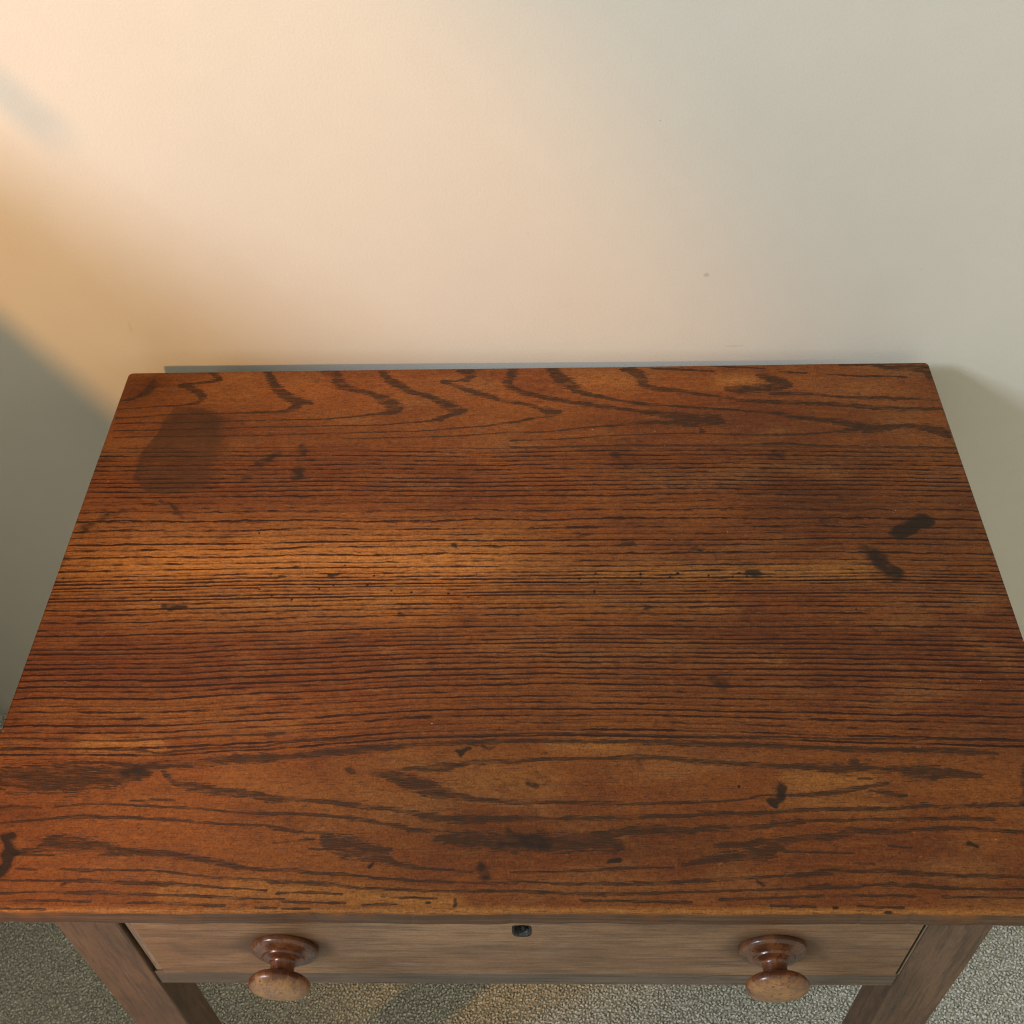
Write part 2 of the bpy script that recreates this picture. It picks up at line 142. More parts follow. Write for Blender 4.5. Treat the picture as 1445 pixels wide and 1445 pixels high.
STAINS=[[-272.7,470.1,-255.6,482.1,6.7,0.5],[-286.0,445.3,-277.2,453.1,6.0,0.35],[-228.7,495.1,-227.1,483.7,5.5,0.5],[-228.6,462.4,-226.9,450.4,7.3,0.5],[-360.1,421.0,-345.9,411.3,2.5,0.5],[-345.9,411.3,-334.6,398.0,3.3,0.5],[-430.0,382.5,-410.8,400.8,6.4,0.5],[-410.8,400.8,-383.3,409.9,3.0,0.4],[-327.4,287.2,-311.1,287.8,3.8,0.65],[-433.8,479.6,-425.3,481.6,7.0,0.4],[-278.3,277.9,-269.8,277.8,3.7,0.35],[-222.0,279.8,-210.3,280.6,3.3,0.35],[358.4,369.9,385.0,384.8,8.5,1.0],[326.5,349.2,333.3,337.1,10.0,0.62],[333.3,337.1,342.9,320.1,9.1,0.68],[252.6,475.5,261.4,477.4,8.4,0.4],[297.3,410.8,312.8,413.4,4.6,0.35],[286.4,386.0,299.9,385.9,4.1,0.4],[168.2,204.8,172.6,200.5,8.5,0.5],[92.4,478.9,105.3,463.6,5.0,0.4],[308.6,262.4,314.6,254.6,2.3,0.4],[201.9,89.0,209.7,101.3,5.1,0.85],[-28.2,34.7,-25.4,31.3,6.5,0.62],[-24.8,45.0,-26.7,36.9,3.9,0.3],[-403.7,61.4,-397.0,47.2,4.0,0.8],[-397.0,47.2,-399.3,33.2,6.1,0.85],[345.1,56.1,350.5,53.8,2.5,0.85],[-141.4,121.7,-135.6,117.2,2.7,0.5],[-49.6,134.6,-42.7,137.9,2.6,0.7],[-28.2,141.2,-21.7,139.8,2.3,0.5],[20.3,135.1,22.7,134.4,1.6,0.55],[8.3,106.7,13.4,104.8,2.8,0.55],[92.9,136.2,99.1,123.1,4.9,0.28],[70.9,40.4,75.8,41.6,2.5,0.8],[180.4,24.7,184.7,21.4,1.7,0.6],[-47.2,12.2,-45.9,5.7,2.1,0.65],[-113.9,36.9,-111.2,38.0,2.1,0.8],[-68.3,7.8,-66.2,7.8,1.4,0.7],[234.0,4.6,236.1,4.6,1.4,0.9],[271.3,1.4,275.4,1.4,1.1,0.9],[-324.1,116.3,-312.4,118.8,7.6,0.5],[-9.2,59.0,21.1,56.7,8.8,0.45],[406.5,122.4,397.0,88.2,3.9,0.5],[-177.7,322.5,-173.9,324.1,2.6,0.7],[-226.5,322.9,-221.7,322.0,2.5,0.6],[-213.2,333.1,-210.6,333.9,2.6,0.6],[-108.8,276.6,-104.9,275.7,2.4,0.7],[-65.8,357.7,-62.4,357.7,3.1,0.6],[211.0,322.2,218.1,322.1,4.2,0.75],[113.2,283.6,116.4,283.6,3.2,0.6],[96.5,357.7,105.9,359.4,3.5,0.45],[53.1,368.0,60.5,368.8,3.6,0.45],[160.3,353.6,166.9,352.6,3.1,0.6],[179.6,346.4,184.8,345.5,3.5,0.4],[327.1,311.9,339.5,303.6,3.4,0.3],[142.2,432.7,218.5,428.8,2.4,0.35],[432.2,516.0,436.7,474.7,3.5,0.3],[-119.5,359.2,-99.0,357.2,2.6,0.3],[-349.3,21.3,-346.9,22.4,1.9,0.6],[-225.3,459.4,-221.0,460.3,2.0,0.4],[-238.3,425.2,-209.6,422.9,3.9,0.3],[-68.3,423.0,-25.4,389.7,3.5,0.2],[273.9,428.1,329.4,429.2,3.8,0.25],[-368.3,285.0,-314.5,248.9,2.1,0.2],[74.4,500.8,118.0,498.0,5.2,0.3]]
BIGSTAIN=[-373.6,559.1,-338.7,554.0,-319.1,539.3,-318.9,517.7,-310.8,494.3,-318.2,470.8,-312.1,449.6,-322.4,436.0,-347.1,433.4,-358.8,427.8,-379.3,432.9,-397.0,452.8,-395.7,471.9,-397.0,487.3,-385.7,516.6,-382.6,540.4]
HOLES=[-174.8,311.5,-143.0,311.4,-119.8,304.7,-101.2,302.5,-48.6,296.8,-66.6,301.0,-211.0,294.7,-42.1,323.9,-187.2,307.3,-165.9,335.5,-137.8,322.5,-229.9,299.6,53.7,317.1,69.3,323.4,75.9,326.0,77.7,318.5,70.2,313.0,67.4,303.1,67.4,301.3,110.5,323.0,110.4,321.6,110.2,318.2,110.2,310.8,143.9,323.1,145.3,323.1,146.1,317.9,137.4,318.5,173.2,319.7,195.5,318.9,200.9,322.6,202.4,322.6,208.1,318.8,-254.6,376.8,-342.6,296.3,-211.1,295.2,-243.3,307.1,-431.5,322.3,-333.2,307.9,175.8,103.9,300.6,279.7]
SCRATCH=[[-219.1,45.5,-226.6,29.3,0.3,0.8],[-273.2,31.6,-293.7,1.9,0.3,0.8],[-302.7,44.3,-321.0,26.4,0.3,0.35],[-260.4,5.3,-261.0,0.3,0.3,0.6],[151.5,408.9,158.2,351.8,0.4,0.6],[-401.3,262.8,-379.2,160.6,0.3,0.4],[-150.4,486.7,-144.8,465.2,0.4,0.5],[-107.2,47.9,-108.2,40.9,0.3,0.6],[-89.3,455.5,-85.9,446.5,0.4,0.4],[162.8,351.8,171.4,357.8,0.4,0.6],[-370.0,278.6,-399.5,261.2,0.4,0.35],[308.6,265.5,314.0,251.5,0.5,0.6],[258.7,428.3,308.1,425.7,0.6,0.3],[350.7,244.4,365.6,229.3,0.4,0.3],[-172.2,405.4,-163.8,411.9,0.5,0.3]]
WORN=[[-428.5,336.0,-24.2,340.7,34.4,0.75],[-350.5,293.1,-88.1,295.0,20.5,0.6],[-24.2,340.7,15.8,331.7,33.4,0.5],[-23.1,294.4,169.9,288.8,16.1,0.4],[55.3,321.1,316.4,323.7,8.4,0.85],[-216.2,19.8,-48.1,7.3,6.0,0.75],[-47.8,2.4,399.8,1.2,1.9,0.9],[-433.9,-0.0,-47.8,0.8,1.4,0.7],[27.4,141.0,85.5,138.8,5.3,0.6],[220.0,110.1,278.7,108.1,7.7,0.55],[206.1,91.4,293.3,84.0,6.2,0.35],[-363.9,144.2,-303.6,142.6,6.9,0.7],[-331.8,604.2,-308.1,603.8,11.9,0.4],[-339.9,584.6,-306.6,572.6,16.5,0.25],[62.2,594.3,115.9,593.3,12.6,0.35],[214.8,589.1,245.2,588.5,8.0,0.55],[393.5,244.1,419.0,225.3,8.8,0.3],[-269.9,16.3,-215.2,14.2,7.0,0.6],[-139.2,107.6,-62.8,79.4,14.9,0.25],[-101.0,133.4,-18.9,120.2,9.7,0.3],[-53.1,110.6,15.7,107.3,12.6,0.35],[200.5,226.6,230.5,222.7,3.0,0.3],[-270.0,29.3,-231.6,15.3,2.7,0.3],[-232.9,114.2,-154.6,91.9,12.2,0.3],[15.7,88.6,21.2,79.4,2.9,0.3],[-410.1,178.9,-261.3,171.3,14.2,0.3]]

# ------------------------------------------------------------------ materials
def mat_top():
    n = NT('oak_top'); x, y, z = n.x, n.y + n.z, n.z
    g = n.attr('figure'); ring = n.attr('ring'); rm = n.attr('ring_mask')
    st = n.attr('stain'); bs = n.attr('big_stain'); dk = n.attr('dark_mark'); wr = n.attr('worn')
    # streaky jitter along the grain
    s1 = n.noise(n.vec(x * 62.0, y * 560.0), 1.0, 3.0, 0.65); s2 = n.noise(n.vec(x * 190.0, y * 1500.0, 3.0), 1.0, 2.0)
    gg = g + (s1 - 0.5) * 3.3 + (s2 - 0.5) * 1.4
    gap_ = n.step(n.noise(n.vec(x * 30.0, y * 170.0, 17.0), 1.0, 3.0, 0.6), 0.36, 0.50, 0.45, 1.0)
    band = n.step(gg, -0.22, 0.20) * gap_
    pores = n.step(n.noise(n.vec(x * 70.0, y * 1900.0, 8.0), 1.0, 2.0, 0.6), 0.40, 0.62)
    bandm = band * (pores * 0.46 + 0.62)
    # fine rings
    wob = (n.noise(n.vec(x * 9.0, y * 40.0, 1.0), 1.0, 2.0) - 0.5) * 0.75 + (n.noise(n.vec(x * 75.0, y * 260.0, 2.0), 1.0, 2.0) - 0.5) * 0.42
    rr = ring + wob
    idx = (rr + 0.5).fn('FLOOR')
    fr = (rr + 0.5).fn('FRACT') - 0.5; fa = fr.fn('ABSOLUTE')
    rnd = n.noise(n.vec(idx * 7.31, 0.5, 0.0), 1.0, 0.0)
    dash = n.noise(n.vec(x * 26.0, idx * 3.7, 4.0), 1.0, 3.0, 0.65)
    w = (dash * 0.28 + rnd * 0.10 + (n.noise(n.vec(x * 190.0, y * 900.0, 12.0), 1.0, 2.0) - 0.5) * 0.22) / n.attr('ring_gap')
    line = (fa / (w + 0.006).fn('MAXIMUM', 0.004)).rsub(1.0).clamp()
    lm = n.step(line, 0.0, 0.55) * n.step(dash + (rnd - 0.5) * 0.5, 0.32, 0.54, 0.34, 1.0) * rm
    r2 = rr * 2.0 + 0.31
    fa2 = ((r2 + 0.5).fn('FRACT') - 0.5).fn('ABSOLUTE')
    d2 = n.noise(n.vec(x * 40.0, (r2 + 0.5).fn('FLOOR') * 5.1, 9.0), 1.0, 2.0)
    lm2 = n.step(fa2, 0.13, 0.02) * n.step(d2, 0.46, 0.60) * rm * 0.78
    # base tone
    t1 = n.noise(n.vec(x * 3.0, y * 7.0, 0.0), 1.0, 4.0, 0.55); t2 = n.noise(n.vec(x * 11.0, y * 16.0, 5.0), 1.0, 4.0, 0.6)
    t3 = n.noise(n.vec(x * 18.0, y * 200.0, 6.0), 1.0, 3.0, 0.6)
    c = n.mix(n.step(t1, 0.33, 0.67), (0.116, 0.028, 0.0050), (0.172, 0.050, 0.0085))
    c = n.mix(n.step(t2, 0.42, 0.72) * 0.55, c, (0.080, 0.020, 0.0055))
    c = n.mix(n.step(t3, 0.45, 0.75) * 0.35, c, (0.226, 0.077, 0.0125))
    wn = (wr * (t2 * 1.0 + 0.45) + (n.noise(n.vec(x * 60.0, y * 260.0, 2.0), 1.0, 3.0) - 0.5) * 0.5 * wr).clamp()
    c = n.mix(wn * 0.85, c, (0.305, 0.122, 0.024))
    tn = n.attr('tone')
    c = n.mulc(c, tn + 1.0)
    c = n.mulc(c, (fr * -0.26 * rm) + 1.0)
    # blotches of old polish
    bl = n.step(n.noise(n.vec(x * 26.0, y * 34.0, 11.0), 1.0, 5.0, 0.65), 0.56, 0.70)
    c = n.mix(bl * 0.42, c, (0.055, 0.015, 0.0045))
    po = n.step(n.noise(n.vec(x * 85.0, y * 1050.0, 7.0), 1.0, 3.0, 0.62), 0.535, 0.66)
    gold = n.step(n.noise(n.vec(x * 7.0, y * 19.0, 21.0), 1.0, 4.0, 0.6), 0.50, 0.68)
    c = n.mix(gold * 0.40, c, (0.215, 0.085, 0.022))
    fleck = n.step(n.noise(n.vec(x * 120.0, y * 190.0, 15.0), 1.0, 4.0, 0.7), 0.60, 0.72)
    c = n.mix(fleck * 0.35, c, (0.30, 0.125, 0.040))
    smut = n.step(n.noise(n.vec(x * 75.0, y * 105.0, 31.0), 1.0, 5.0, 0.7), 0.60, 0.68)
    c = n.mix(smut * 0.42, c, (0.045, 0.0145, 0.005))
    c = n.mix(po * 0.55, c, (0.040, 0.010, 0.003))
    cr = n.noise(n.vec(x * 620.0, y * 520.0, 1.0), 1.0, 2.0)
    c = n.mulc(c, (cr - 0.5) * 1.25 + (n.noise(n.vec(x * 190.0, y * 210.0, 4.0), 1.0, 3.0, 0.6) - 0.5) * 0.95 + 1.0)
    c = n.mix(lm * 0.95, c, (0.021, 0.0045, 0.0012))
    c = n.mix(lm2, c, (0.036, 0.008, 0.002))
    c = n.mix(bandm, c, (0.030, 0.0125, 0.0045))
    sn = (n.noise(n.vec(x * 90.0, y * 140.0, 3.0), 1.0, 3.0) - 0.5)
    bsm = n.step(bs + sn * 0.22, 0.25, 0.75)
    c = n.mix(bsm * (t2 * 1.1 + 0.08), c, (0.040, 0.015, 0.005))
    stm = n.step(st + sn * 0.85 * n.step(st, 0.02, 0.12), 0.12, 0.72)
    c = n.mix(stm * 0.90, c, (0.012, 0.0065, 0.0035))
    c = n.mix(n.step(dk, 0.15, 0.75), c, (0.008, 0.005, 0.004))
    lint = n.step(n.vor(n.vec(x * 46.0, y * 46.0, 0.0), 1.0), 0.035, 0.02) * n.step(n.noise(n.vec(x * 9.0, y * 9.0, 2.0), 1.0, 1.0), 0.55, 0.6)
    c = n.mix(lint * 0.5, c, (0.6, 0.5, 0.4))
    fce = n.attr('edge_face')
    fc = n.mix(n.step(n.noise(n.vec(x * 9.0, y * 260.0), 1.0, 3.0), 0.4, 0.65), (0.060, 0.032, 0.017), (0.105, 0.058, 0.031))
    c = n.mix(fce * 0.9, c, fc)
    h = lm * -0.7 + bandm * -0.5 + po * -0.25 + n.step(dk, 0.15, 0.75) * -1.5 + cr * 0.18 + t2 * 0.8 + bl * 0.15
    rough = lm * 0.2 + bandm * 0.12 + wn * 0.15 + t2 * 0.3 + fleck * 0.12 + 0.27
    return n.out(c, rough, h, 0.0007, 0.6, 0.20)

def mat_wood(name, axis, ca, cb, dark, rough=0.5, sc=1.0, bump=0.35, spec=0.4):
    n = NT(name); A = {'x': (n.x, n.y, n.z), 'z': (n.z, n.x, n.y), 'y': (n.y, n.x, n.z)}[axis]
    u, v, w = A
    w1 = n.noise(n.vec(u * 5.0, v * 14.0, w * 14.0), 1.0, 3.0)
    st = n.noise(n.vec(u * 14.0 * sc, v * 330.0 * sc + w1 * 2.5, w * 330.0 * sc), 1.0, 4.0, 0.62)
    po = n.noise(n.vec(u * 55.0, v * 1000.0, w * 1000.0), 1.0, 2.0)
    bl = n.noise(n.vec(u * 9.0, v * 28.0, w * 28.0), 1.0, 5.0, 0.6)
    cr = n.noise(n.vec(u * 700.0, v * 700.0, w * 700.0), 1.0, 2.0)
    c = n.mix(n.step(bl, 0.3, 0.7), ca, cb)
    c = n.mix(n.step(st, 0.46, 0.66) * 0.75, c, dark)
    c = n.mix(n.step(po, 0.54, 0.66) * 0.5, c, dark)
    sm = n.step(n.noise(n.vec(u * 30.0, v * 90.0, w * 90.0), 1.0, 5.0, 0.7), 0.56, 0.68)
    c = n.mix(sm * 0.4, c, dark)
    c = n.mulc(c, (cr - 0.5) * 0.7 + (bl - 0.5) * 0.8 + 1.06)
    return n, c, (st * -0.6 + po * -0.4 + bl * 0.5), rough, bump, spec

def finish(t):
    n, c, h, rough, bump, spec = t
    return n.out(c, (h * 0.15 + rough + 0.08), h, 0.0006, bump, spec)

M_TOP = mat_top()
M_LEG = finish(mat_wood('stained_leg_wood', 'z', (0.092, 0.050, 0.026), (0.136, 0.075, 0.041), (0.050, 0.030, 0.018)))
M_RAIL = finish(mat_wood('stained_rail_wood', 'x', (0.105, 0.078, 0.055), (0.135, 0.095, 0.062), (0.050, 0.032, 0.022)))
M_SIDE = finish(mat_wood('side_rail_wood', 'y', (0.12, 0.070, 0.040), (0.16, 0.095, 0.052), (0.05, 0.030, 0.018)))
M_STILE = finish(mat_wood('bare_guide_wood', 'z', (0.17, 0.135, 0.10), (0.21, 0.165, 0.12), (0.07, 0.05, 0.035)))
def mat_drawer():
    n, c, h, rough, bump, spec = mat_wood('drawer_front_wood', 'x', (0.160, 0.086, 0.041), (0.240, 0.134, 0.066), (0.095, 0.052, 0.026))
    # darker brown halo round each of the two knobs
    f = None
    for kx in (-0.190, 0.2005):
        dx = (n.x - kx) * 1.0; dz = (n.z + 0.082) * 1.25
        d = (dx * dx + dz * dz).fn('SQRT')
        gm = n.step(d + (n.noise(n.vec(n.x * 60.0, n.z * 60.0), 1.0, 3.0) - 0.5) * 0.012, 0.048, 0.027)
        f = gm if f is None else f + gm
    c = n.mix(f.clamp() * 0.72, c, (0.075, 0.036, 0.014))
    wt = n.step(n.noise(n.vec(n.x * 22.0, n.z * 120.0, 4.0), 1.0, 4.0), 0.55, 0.72)
    c = n.mix(wt * 0.35, c, (0.27, 0.20, 0.14))
    return n.out(c, h * 0.15 + rough + 0.08, h, 0.0006, bump, spec)
M_DRAWER = mat_drawer()
def mat_knob(name, seed):
    n = NT(name); x, y, z = n.x, n.y, n.z      # local: y points into the drawer
    bl = n.noise(n.vec(x * 90.0 + seed, y * 60.0, z * 90.0), 1.0, 4.0, 0.6); sp = n.noise(n.vec(x * 300.0 + seed, y * 240.0, z * 300.0), 1.0, 3.0)
    st = n.noise(n.vec(x * 700.0, y * 60.0, z * 700.0), 1.0, 2.0)
    c = n.mix(n.step(bl, 0.38, 0.66), (0.080, 0.025, 0.009), (0.190, 0.064, 0.020))
    wear = n.step((y * -1.0) + (bl - 0.5) * 0.016 + (st - 0.5) * 0.006, 0.0290, 0.0410)
    c = n.mix(wear * 0.85, c, (0.350, 0.178, 0.060))
    gr = n.step(n.noise(n.vec(x * 900.0 + seed, y * 90.0, z * 160.0), 1.0, 3.0, 0.6), 0.50, 0.66)
    c = n.mix(gr * 0.50, c, (0.055, 0.021, 0.010))
    spk = n.step(sp, 0.60, 0.68)
    c = n.mix(spk * 0.75, c, (0.045, 0.018, 0.009))
    base = n.step(y * -1.0, 0.011, 0.004)
    c = n.mix(base * 0.45, c, (0.055, 0.028, 0.014))
    return n.out(c, wear * 0.16 + bl * 0.25 + 0.14, bl + sp * 0.4, 0.0008, 0.6, 0.45, 0.12)
M_KNOB = mat_knob('polished_knob_wood', 0.0); M_KNOB2 = mat_knob('worn_knob_wood', 31.7)
def mat_iron():
    n = NT('dull_iron'); a = n.noise(n.co, 900.0, 3.0); c = n.mix(n.step(a, 0.4, 0.65), (0.020, 0.019, 0.017), (0.075, 0.075, 0.068))
    n.b.inputs['Metallic'].default_value = 0.7
    return n.out(c, 0.55, a, 0.0006, 0.7)
M_IRON = mat_iron()
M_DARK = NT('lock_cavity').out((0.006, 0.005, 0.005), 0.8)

def mat_wall():
    n = NT('painted_plaster'); x, y, z = n.x, n.y, n.z
    roll = n.noise(n.vec(x * 420.0, y * 100.0, z * 420.0), 1.0, 3.0, 0.6); big = n.noise(n.vec(x * 2.2, y, z * 2.2), 1.0, 3.0); mid = n.noise(n.vec(x * 24.0, y, z * 24.0), 1.0, 3.0)
    c = n.mix(n.step(big, 0.35, 0.65), (0.640, 0.600, 0.490), (0.665, 0.622, 0.508))
    c = n.mulc(c, (mid - 0.5) * 0.05 + (roll - 0.5) * 0.09 + 1.0)
    for (cx, cz, rx, rz, s) in ((0.6331, 0.885, 0.00368, 0.00315, 0.55), (0.5736, 1.0611, 0.00086, 0.00093, 0.8), (0.0013, 0.8164, 0.00201, 0.00997, 0.22), (0.6718, 0.7894, 0.014, 0.00151, 0.25), (0.8529, 0.8913, 0.00144, 0.00177, 0.2), (0.4473, 0.9368, 0.00217, 0.00255, 0.12)):
        dx = (x - cx) / rx; dz = (z - cz) / rz
        d = (dx * dx + dz * dz).fn('SQRT') + (n.noise(n.vec(x * 900.0, 0.0, z * 900.0), 1.0, 2.0) - 0.5) * 1.6
        c = n.mix(n.step(d, 1.0, 0.55) * (s * 0.7), c, (0.30, 0.26, 0.19))
    return n.out(c, 0.6, roll + mid * 1.2, 0.0007, 0.26, 0.3)
M_WALL = mat_wall()
def mat_carpet(name, ph):
    n = NT(name); a = n.noise(n.co, 260.0, 2.0, 0.7); b = n.noise(n.co, 900.0, 2.0); d = n.noise(n.co, 5.0, 3.0)
    c = n.mix(n.step(a, 0.40, 0.60), (0.400, 0.390, 0.310), (0.760, 0.745, 0.640))
    c = n.mix(n.step(b, 0.60, 0.72) * 0.6, c, (0.25, 0.24, 0.18))
    c = n.mulc(c, (d - 0.5) * 0.3 + 1.0)
    return n.out(c, 0.95, b, 0.001, 0.6, 0.1)
M_CARPET = mat_carpet('carpet_backing_wool', 0); M_PILE = mat_carpet('carpet_pile_wool', 1)

# ------------------------------------------------------------------ setting
floor = mesh_obj('floor', [(-3, -2.2, 0), (3, -2.2, 0), (3, 1.4, 0), (-3, 1.4, 0)], [(0, 1, 2, 3)], M_CARPET)
floor['kind'] = 'structure'
WA = math.radians(-1.17)
wall = box('wall', -2.6, 2.6, 0.0, 0.15, -0.02, 2.7, M_WALL, bev=0)
wall.location = (-0.44, 0.655, 0); wall.rotation_euler.z = WA; wall['kind'] = 'structure'

def carpet():
    sp = 0.0042; xs = np.arange(-1.0, 1.0, sp); ys = np.arange(-0.28, 0.66, sp)
    gx, gy = np.meshgrid(xs, ys); gx = gx.ravel(); gy = gy.ravel(); N = len(gx)
    gx = gx + rng.uniform(-.0018, .0018, N); gy = gy + rng.uniform(-.0018, .0018, N)
    keep = gy < 0.652 - 0.0204 * (gx + 0.44); gx, gy = gx[keep], gy[keep]; N = len(gx)
    a = rng.uniform(0, 6.28, N); r1 = rng.uniform(.0024, .0036, N); r2 = rng.uniform(.0013, .0019, N); h = rng.uniform(.0028, .0056, N)
    lx, ly = rng.normal(0, .0012, N), rng.normal(0, .0012, N)
    V = np.zeros((N, 5, 3)); ca, sa = np.cos(a), np.sin(a)
    for k, (p, q) in enumerate(((1, 0), (0, 1), (-1, 0), (0, -1))):
        V[:, k, 0] = gx + p * r1 * ca - q * r2 * sa; V[:, k, 1] = gy + p * r1 * sa + q * r2 * ca
        V[:, k, 2] = 0.0012 if q else -0.0005
    V[:, :4, 2] += (h * .25)[:, None]
    V[:, 4, 0] = gx + lx; V[:, 4, 1] = gy + ly; V[:, 4, 2] = h
    # rounded tuft: an upper ring gives each loop a body
    W = V[:, :4].copy(); c = V[:, 4:5]; W = (W - c) * .78 + c; W[:, :, 2] = (h * .8)[:, None]
    A = np.concatenate([V[:, :4], W, V[:, 4:5]], 1).reshape(-1, 3)
    f = []
    for k in range(4): f.append((k, (k + 1) % 4, 4 + (k + 1) % 4)); f.append((k, 4 + (k + 1) % 4, 4 + k)); f.append((4 + k, 4 + (k + 1) % 4, 8))
    Fc = (np.array(f)[None] + (np.arange(N) * 9)[:, None, None]).reshape(-1, 3)
    me = bpy.data.meshes.new('carpet_pile'); me.vertices.add(len(A)); me.vertices.foreach_set('co', A.astype('f').ravel())
    me.loops.add(Fc.size); me.loops.foreach_set('vertex_index', Fc.astype('i').ravel())
    me.polygons.add(len(Fc)); me.polygons.foreach_set('loop_start', np.arange(0, Fc.size, 3, dtype='i')); me.polygons.foreach_set('use_smooth', np.ones(len(Fc), bool))
    me.update(calc_edges=True); me.materials.append(M_PILE)
    o = bpy.data.objects.new('carpet_pile', me); col.objects.link(o); o['kind'] = 'stuff'
    tag(o, 'grey green looped carpet pile covering the floor under and around the table', 'carpet')
carpet()

# ------------------------------------------------------------------ the table
table = empty('side_table', (0, 0.3, 0)); OFF = Vector((0, -0.3, TOPZ))
tag(table, 'old oak side table with a worn stained top and one two-knob drawer against the wall', 'table')
def child(o, parent=None):
    o.parent = parent or table
    if parent is None: o.location = OFF
    return o

W2, DEP, TH = 440.0, 615.2, 21.0           # half width, depth, thickness in mm
def seg_dist(P, a, b):
    d = b - a; L = d @ d + 1e-9; t = np.clip(((P - a) @ d) / L, 0, 1); q = P - a - t[:, None] * d
    return np.hypot(q[:, 0], q[:, 1]), t
def paint(XY):
    XO = XY; wx = 1.5 * np.sin(XY[:, 0] * .29 + 1.9 * np.sin(XY[:, 1] * .21)) + 1.0 * np.sin(XY[:, 1] * .52 + XY[:, 0] * .17 + 2); wy = 1.2 * np.sin(XY[:, 1] * .27 + 1.7 * np.sin(XY[:, 0] * .19 + 1)) + .7 * np.sin(XY[:, 0] * .55 + 3)
    XW = XY + np.stack([wx, wy], 1)
    n = len(XY); fig = np.full(n, -1.5); st = np.zeros(n); dk = np.zeros(n); wr = np.zeros(n)
    order = np.argsort(XY[:, 1]); ys = XY[order, 1]
    def near(a, b, pad):
        i0, i1 = np.searchsorted(ys, [min(a[1], b[1]) - pad, max(a[1], b[1]) + pad]); s = order[i0:i1]
        m = (XY[s, 0] > min(a[0], b[0]) - pad) & (XY[s, 0] < max(a[0], b[0]) + pad); return s[m]
    for c in CURVES:
        p = np.array(c).reshape(-1, 3)
        # gentle subdivision so the traced line bends instead of breaking
        q = [p[0]]
        for i in range(len(p) - 1):
            p0, p1, p2, p3 = p[max(i - 1, 0)], p[i], p[i + 1], p[min(i + 2, len(p) - 1)]
            for t in (.25, .5, .75, 1.0):
                v = .5 * (2 * p1 + (p2 - p0) * t + (2 * p0 - 5 * p1 + 4 * p2 - p3) * t * t + (3 * p1 - p0 - 3 * p2 + p3) * t ** 3)
                v[2] = p1[2] + (p2[2] - p1[2]) * t; q.append(v)
        for a, b in zip(q[:-1], q[1:]):
            hw = max(a[2], b[2], 1.0); s = near(a, b, hw * 2.6)
            if len(s) == 0: continue
            d, t = seg_dist(XY[s], a[:2], b[:2]); w = np.maximum(a[2] + (b[2] - a[2]) * t, 0.95)
            fig[s] = np.maximum(fig[s], 1 - d / w)
    for l, arr in ((STAINS, st), (WORN, wr), (SCRATCH, dk)):
        for x1, y1, x2, y2, h, sg in l:
            a, b = np.array((x1, y1)), np.array((x2, y2)); soft = 1.7 if arr is st else (2.2 if arr is wr else 1.0)
            hh = max(h * (.80 if arr is st else 1.0), .75); s = near(a, b, hh * soft + 1)
            d, _ = seg_dist((XW if arr is st and h > 2 else XY)[s], a, b)
            v = np.clip((hh * soft - d) / (hh * (soft - (0.55 if arr is st else 0.0 if arr is wr else -.2))), 0, 1)
            arr[s] = np.maximum(arr[s], sg * v * (0.80 if arr is dk else 1))
    rs = np.random.default_rng(11)
    for i in range(60):          # light knocks and scratches of daily use
        a = np.array((rs.uniform(-430, 430), rs.uniform(10, 605))); an = rs.uniform(0, 6.28); L = rs.uniform(8, 45); b = a + L * np.array((math.cos(an), math.sin(an)))
        s = near(a, b, 2); d, t = seg_dist(XY[s], a, b); dk[s] = np.maximum(dk[s], rs.uniform(.28, .55) * np.clip(1.2 - d / .7, 0, 1) * (4 * t * (1 - t)) ** .5)
    for i in range(170):         # open pits
        a = np.array((rs.uniform(-430, 430), rs.triangular(10, 320, 600))); s = near(a, a, 3); d = np.hypot((XY[s, 0] - a[0]) * .6, XY[s, 1] - a[1]); dk[s] = np.maximum(dk[s], rs.uniform(.3, .7) * np.clip(1.4 - d / rs.uniform(.5, .9), 0, 1))
    for i in range(0, len(HOLES), 2):
        a = np.array(HOLES[i:i + 2]); s = near(a, a, 3); r = .9 + .45 * ((i * 37) % 7) / 7
        d = np.hypot(*(XY[s] - a).T); dk[s] = np.maximum(dk[s], np.clip(1.45 - d / r, 0, 1))
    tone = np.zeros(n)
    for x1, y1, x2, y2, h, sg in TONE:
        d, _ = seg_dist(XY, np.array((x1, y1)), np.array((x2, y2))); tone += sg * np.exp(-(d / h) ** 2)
    # stained quadrilateral: soft signed distance to the polygon
    P = np.array(BIGSTAIN).reshape(-1, 2); s = near(P.min(0), P.max(0), 14); q = XY[s]; dm = np.full(len(s), 1e9); ins = np.zeros(len(s), bool)
    for a, b in zip(P, np.roll(P, -1, 0)):
        d, _ = seg_dist(q, a, b); dm = np.minimum(dm, d)
        c = ((a[1] > q[:, 1]) != (b[1] > q[:, 1])); xi = (b[0] - a[0]) * (q[:, 1] - a[1]) / (b[1] - a[1] + 1e-9) + a[0]; ins ^= c & (q[:, 0] < xi)
    sd = np.where(ins, dm, -dm); wd = np.interp(q[:, 0] - P[:, 0].mean(), [-20, 10, 40], [3.5, 8, 17]); big = np.zeros(n); big[s] = np.clip(.5 + sd / (2 * wd), 0, 1)
    # fine growth rings between the two figured zones
    x, y = XY[:, 0], XY[:, 1]
    f = lambda L: np.interp(x, [p[0] for p in L], [p[1] for p in L])
    ft, fj, fb = f(RTOP), f(RJOINT), f(RBOT); rt, rj, rb = RINGS[0], 317.5, RINGS[-1]
    yy = np.where(y > fj, rj + (y - fj) * (rt - rj) / (ft - fj), rj + (y - fj) * (rb - rj) / (fb - fj))
